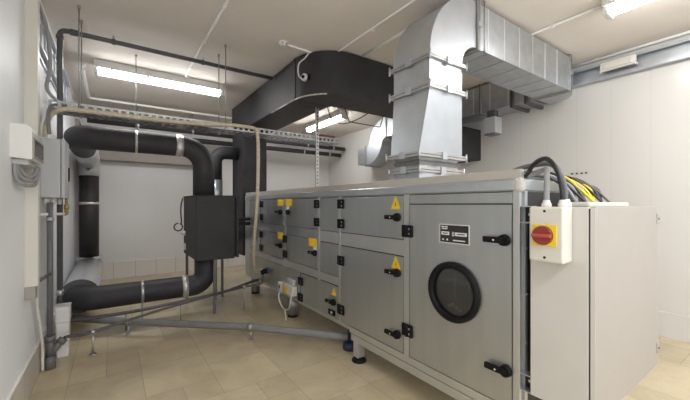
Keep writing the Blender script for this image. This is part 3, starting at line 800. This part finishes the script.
m.build('brass_valve', DS)['label'] = 'small brass valve'
cable('hanging_cable', [(-.54, 3.74, .92), (-.535, 3.79, .86), (-.545, 3.9, .7), (-.545, 4.05, .5), (-.55, 4.2, .25), (-.555, 4.25, .01)], .012, 'cable_white', 'beige cable drooping to the floor below the trunking')

# black supply pipe: down the wall, along the ceiling
SP = thing('ceiling_pipe', 'dark thin pipe running under the ceiling and down the left wall', 'pipe', (-.48, 4.8, 0))
MB('pipe_dark').tube(fillet([(-.485, 4.8, .02), (-.485, 4.8, 3.53), (1.99, 4.8, 3.53)], .06, 5), .027, seg=14).build('pipe', SP)
for p, q in (((-.485, 4.8, 3.43), (-.485, 4.8, 3.47)), ((-.40, 4.8, 3.53), (-.33, 4.8, 3.53)), ((-.02, 4.8, 3.53), (.02, 4.8, 3.53)), ((.98, 4.8, 3.53), (1.01, 4.8, 3.53))):
    MB('pipe_dark').cyl(p, q, .035, seg=14).build('coupling', SP)
for x in (0.0, 1.0): MB('galv').cyl((x, 4.8, 3.565), (x, 4.8, CE), .008, seg=8).build('hanger', SP)
MB('galv').cyl((-.485, 4.8, .60), (-.485, 4.8, .66), .034, seg=14).build('valve', SP)

# white container on the floor
BK = thing('plastic_bucket', 'tall white plastic bucket on the floor behind the drain stack', 'bucket', (-.42, 4.62, 0))
MB('bucket_white').loft([[( -.44 + w_ * cx_ * .75, 4.62 + w_ * cy_, z) for cx_, cy_ in ((-1, -1), (-.8, -1.15), (.8, -1.15), (1, -1), (1.0, 1), (.8, 1.15), (-.8, 1.15), (-1, 1))] for w_, z in ((.060, 0), (.066, .02), (.074, .36), (.080, .37), (.080, .50), (.076, .52))]).build('body', BK)
MB('white_plastic').box(-.505, -.375, 4.53, 4.71, .51, .53, bev=.008).build('lid', BK)

# ------------------------------------------------------------------ floor pipes
def stand(x, y, z, label, pr=.036):
    s_ = thing('pipe_stand', label, 'stand', (x, y, 0))
    MB('galv').cyl((x, y, .004), (x, y, z - pr), .008, seg=8).build('rod', s_)
    MB('galv').cyl((x, y, 0), (x, y, .006), .035).build('base_plate', s_)
    return s_
GP = thing('floor_drain_pipe', 'thick grey drain pipe running along the floor to the unit foot', 'pipe', (.9, 4.2, 0))
gp = [(-.50, 5.38, .19), (.10, 4.90, .165), (1.335, 3.855, .15), (2.0, 3.10, .14), (2.13, 2.99, .135)]
MB('pvc_pale').tube(gp, .042, seg=16).build('pipe', GP)
for a, b in ((.13, .17), (1.31, 1.35)):
    ya = 4.90 - (a - .10) * .846; yb = 4.90 - (b - .10) * .846
    MB('galv_dark').tube([(a, ya, .165 - (a - .1) * .012), (b, yb, .165 - (b - .1) * .012)], .049, seg=16).build('pipe_clip', GP)
stand(1.335, 3.855, .15, 'short metal stand under the thick grey floor pipe', .044)
stand(.15, 4.857, .164, 'short metal stand where the thick and thin floor pipes cross', .044)
CP = thing('condensate_pipe', 'thin black condensate pipe rising from the drain stack to the unit', 'pipe', (.6, 4.7, 0))
cp = [(-.405, 4.335, .265), (-.36, 4.37, .262), (-.30, 4.40, .243), (-.18, 4.45, .24), (.60, 4.69, .31), (1.63, 5.02, .345), (1.87, 5.05, .345), (1.925, 5.04, .38), (1.93, 5.03, .50)]
MB('pipe_dark').tube(spline(cp, 4), .016, seg=12).build('pipe', CP)
for x, y, z in ((-.18, 4.45, .24), (1.63, 5.02, .345)):
    MB('galv').tube([(x - .02, y - .006, z - .002), (x + .02, y + .006, z + .002)], .028, seg=12).build('pipe_clip', CP)
stand(-.18, 4.45, .24, 'thin metal stand nearest the drain stack under the black condensate pipe', .024)
stand(1.63, 5.02, .345, 'thin metal stand near the unit under the black condensate pipe', .024)
CP2 = thing('condensate_pipe', 'second thin dark pipe running just above the floor under the insulated pipe', 'pipe', (.6, 5.0, 0))
MB('pipe_dark').tube(spline([(-.45, 5.12, .21), (.2, 5.02, .235), (.75, 4.98, .28), (1.3, 5.0, .315), (1.85, 5.33, .335), (2.0, 5.42, .335)], 5), .022, seg=12).build('pipe', CP2)
MB('galv_dark').cyl((.75, 4.98, 0), (.75, 4.98, .27), .008, seg=8).build('prop', CP2)
MB('galv_dark').cyl((.13, 5.03, 0), (.13, 5.03, .22), .008, seg=8).build('prop', CP2)

# little white junction boxes on the unit
J = thing('junction_box', 'narrow white junction box low on the unit face beside the yellowish one', 'junction box', (1.97, 4.49, .37))
MB('cream_plastic').box(1.94, 2.004, 4.36, 4.48, .36, .49, bev=.008).build('housing', J)
MB('black_plastic').box(1.935, 1.941, 4.40, 4.43, .41, .445).build('socket', J)
J2 = thing('junction_box', 'yellowish white junction box low on the unit face beside the lowest hinges', 'junction box', (1.97, 4.2, .40))
MB('cream_plastic').box(1.93, 2.004, 3.98, 4.25, .38, .51, bev=.008).build('housing', J2)
MB('sticker_yellow').box(1.9275, 1.9315, 4.13, 4.24, .395, .47).build('label_patch', J2)
MB('grey_paint').box(1.95, 2.004, 4.02, 4.2, .51, .59, bev=.01).build('cable_entry', J2)
cable('hanging_cable', [(1.95, 4.42, .36), (1.93, 4.42, .29), (1.93, 4.35, .20), (1.93, 4.22, .16), (1.93, 4.08, .20), (1.91, 3.99, .32), (1.92, 3.965, .43), (1.95, 3.972, .46)], .009, 'cable_white', 'white cable looping beneath the two white junction boxes')
cable('hanging_cable', [(1.93, 4.21, .15), (1.94, 4.21, .08), (1.95, 4.21, .006)], .009, 'cable_white', 'short white cable reaching the floor beneath the junction boxes', n=5)

# ------------------------------------------------------------------ ceiling things
def lamp(x0, x1, y0, y1, label, along, CE=CE):
    l = thing('ceiling_light', label, 'ceiling light', ((x0 + x1) / 2, (y0 + y1) / 2, 3.6), 'tube lights on the ceiling')
    cx_, cy_ = (x0 + x1) / 2, (y0 + y1) / 2
    MB('white_plastic').box(x0, x1, y0, y1, CE - .11, 3.6, bev=.006).build('body', l)
    if along == 'x':
        prof = [(cy_ + .085 * math.cos(t), CE - .11 - .075 * math.sin(t)) for t in [PI * k / 8 for k in range(9)]]
        MB('lamp_white').loft([[(x, a, b) for a, b in prof] for x in (x0 + .05, x1 - .05)]).build('diffuser', l)
        for x in (x0, x1 - .05): MB('white_plastic').box(x, x + .05, cy_ - .075, cy_ + .075, CE - .19, CE - .10, bev=.01).build('end_cap', l)
        n = 4
        for k in range(n):
            x = x0 + .2 + (x1 - x0 - .4) * k / (n - 1)
            MB('steel_chrome').box(x - .012, x + .012, cy_ - .095, cy_ - .083, CE - .14, CE - .10).build('clip', l)
    else:
        prof = [(cx_ + .085 * math.cos(t), CE - .11 - .075 * math.sin(t)) for t in [PI * k / 8 for k in range(9)]]
        MB('lamp_white').loft([[(a, y, b) for a, b in prof] for y in (y0 + .05, y1 - .05)]).build('diffuser', l)
        for y in (y0, y1 - .05): MB('white_plastic').box(cx_ - .075, cx_ + .075, y, y + .05, CE - .19, CE - .10, bev=.01).build('end_cap', l)
    return l
lamp(-.22, 1.50, 5.68, 5.86, 'long lit tube light over the black insulated pipe', 'x')
lamp(3.92, 4.10, 5.75, 7.35, 'lit tube light seen beyond the black overhead duct', 'y')
lamp(3.90, 4.10, -.45, 1.22, 'lit tube light on the ceiling right of the silver duct', 'y', 3.635)

SD = thing('smoke_detector', 'round white smoke detector on the ceiling', 'smoke detector', (1.711, 3.783, CE))
MB('white_plastic').tube([(1.711, 3.783, CE), (1.711, 3.783, CE - .018), (1.711, 3.783, CE - .02), (1.711, 3.783, CE - .045), (1.711, 3.783, CE - .05)], [.06, .06, .05, .04, .025], seg=24).build('housing', SD)
for a in (-.02, .02): MB('black_plastic').box(1.711 + a - .008, 1.711 + a + .008, 3.74, 3.75, CE - .035, CE - .022).build('vent', SD)

def conduit(pts, r, label, m='conduit_white', clips=(), f=.04):
    c = thing('ceiling_conduit', label, 'conduit', pts[0])
    MB(m).tube(fillet(pts, f, 5) if len(pts) > 2 else pts, r, seg=10).build('tube', c)
    for x, y in clips: MB(m).box(x - .014, x + .014, y - .014, y + .014, CE - .035, CE).build('clip', c)
    return c
zc = CE - .013
conduit([(.91, -1.6, zc), (.91, 5.62, zc), (1.0, 5.67, zc)], .014, 'white conduit along the ceiling to the long tube light', clips=((.91, 2.4), (.91, 3.4), (.91, 4.3), (.91, 5.2)))
conduit([(1.77, 3.79, zc), (2.29, 3.815, zc), (2.39, 3.70, zc), (2.42, -1.6, zc)], .012, 'white conduit on the ceiling from the smoke detector past the black duct', clips=((2.41, 2.9),))
conduit([(2.735, 3.50, zc), (2.735, 2.42, zc)], .018, 'thick white conduit on the ceiling between black duct and silver elbow')
conduit([(4.0, 1.26, zc), (4.0, 5.72, zc)], .014, 'white conduit on the ceiling linking the two right tube lights', clips=((4.0, 1.7),))
m = MB('pvc_grey').cyl((4.0, 1.21, zc - .005), (4.0, 1.32, zc - .005), .02)
m.bm.free()
conduit([(5.42, -1.6, CE - .02), (5.42, 1.0, CE - .02), (5.42, 2.3, CE - .02)], .018, 'white conduit in the corner above the steel channel on the right wall', clips=((5.42, 1.75), (5.42, .3)))
conduit([(-.30, 5.77, 3.52), (-.36, 6.0, 3.52), (-.36, 7.45, 3.50), (2.2, 7.42, 3.50), (2.62, 7.42, 3.50)], .022, 'white conduit beyond the long tube light along the back of the ceiling')

# steel channel and emergency light on right wall
CH = MB('galv').box(5.435, RW - .002, FW, 2.08, 3.28, 3.494); CH.box(5.36, 5.44, FW, 2.08, 3.486, 3.494); CH.box(5.36, 5.44, FW, 2.08, 3.28, 3.288)
CH.box(5.36, 5.366, FW, 2.08, 3.288, 3.31); CH.box(5.36, 5.366, FW, 2.08, 3.464, 3.486)
tag(CH.build('steel_channel'), 'galvanised steel channel running high along the right wall', 'steel beam')
EL = thing('emergency_wall_lamp', 'small white emergency light fixed on the steel channel of the right wall', 'emergency light', (5.33, 1.49, 3.36))
MB('white_plastic').box(5.31, 5.36, 1.31, 1.68, 3.36, 3.475, bev=.012).build('housing', EL)
MB('cream_plastic').box(5.295, 5.312, 1.345, 1.645, 3.378, 3.455, bev=.006).build('lens', EL)
for y in (1.30, 1.67): MB('white_plastic').box(5.33, 5.36, y, y + .02, 3.35, 3.37).build('lug', EL)
# four small plugged holes in the right wall
for i, y in enumerate((2.06, 2.0, 1.94, 1.885)):
    tag(MB('hole_dark').box(RW - .004, RW, y - .012, y + .012, 2.035, 2.055).build('wall_socket_hole'), ['first', 'second', 'third', 'fourth'][i] + ' from the left of four dark holes in the right wall above the cables', 'hole')

# black pipes along the back wall, and the shade below them built as a strip
for y, z, lab in ((7.75, 3.17, 'upper thin black pipe running along the back of the room'), (7.95, 3.02, 'lower thin black pipe running along the back of the room')):
    p = thing('back_pipe', lab, 'pipe', (2.4, y, z))
    MB('foam_matte').tube([(-.40, y, z), (5.38, y, z)], .055, seg=12).build('pipe', p)
    for x in (.4, 1.4, 3.0, 4.2, 5.0): MB('galv').cyl((x, y, z + .05), (x, y, CE), .007, seg=8).build('hanger', p)
    for x in (.4, 1.4, 3.0, 4.2, 5.0): MB('galv').cyl((x - .02, y, z), (x + .02, y, z), .061, seg=12).build('pipe_clip', p)
struct('wall_strip_1', MB('plaster_grey').box(LW, 2.05, 8.44, 8.70, 2.52, 2.76, bev=.02))  # solid grey strip stands in for the shade band under tray and pipes
# dark wires hanging beyond the black duct
cable('hanging_wire', [(3.1, 5.0, 3.36), (3.22, 5.05, 3.17), (3.45, 5.05, 3.09), (3.7, 4.98, 3.17), (3.95, 4.85, 3.33)], .009, 'cable_black', 'thin black wire sagging beyond the black overhead duct')
mb = MB('pipe_dark').tube(fillet([(3.35, 4.95, 3.58), (3.55, 4.95, 3.12), (4.3, 4.95, 3.12), (4.45, 4.95, 3.58)], .03, 4), .010, seg=8)
tag(mb.build('duct_hanger'), 'dark trapeze hanger beyond the black overhead duct', 'hanger')

# ------------------------------------------------------------------ light
def area(name, loc, sx, sy, power, rot=(0, 0, 0), col=(1, .985, .965)):
    l = bpy.data.lights.new(name, 'AREA'); l.shape = 'RECTANGLE'; l.size = sx; l.size_y = sy; l.energy = power; l.color = col
    o = bpy.data.objects.new(name, l); o.location = loc; o.rotation_euler = rot; COL.objects.link(o); return o
area('fill_light', (.9, -1.3, CE - .10), 2.0, .6, 60)  # pair of unseen lamps added near the ceiling as soft fill
area('fill_light', (3.2, -1.3, CE - .10), 2.0, .6, 60)
wd = bpy.data.worlds.new('World'); scene.world = wd; wd.use_nodes = True
wd.node_tree.nodes['Background'].inputs[0].default_value = (.95, .98, 1.0, 1)
wd.node_tree.nodes['Background'].inputs[1].default_value = 1.5

# ------------------------------------------------------------------ camera
cam = bpy.data.cameras.new('Camera'); co = bpy.data.objects.new('Camera', cam); COL.objects.link(co)
co.location = (0, 0, 1.6); co.rotation_euler = (PI / 2, 0, -math.radians(34.92))
cam.sensor_width = 36; cam.lens = 331.6 / 690 * 36; cam.shift_y = 4.5 / 690; cam.clip_start = .02
scene.camera = co
scene.view_settings.view_transform = 'Standard'
scene.view_settings.exposure = 0.17
scene.view_settings.gamma = 1.02
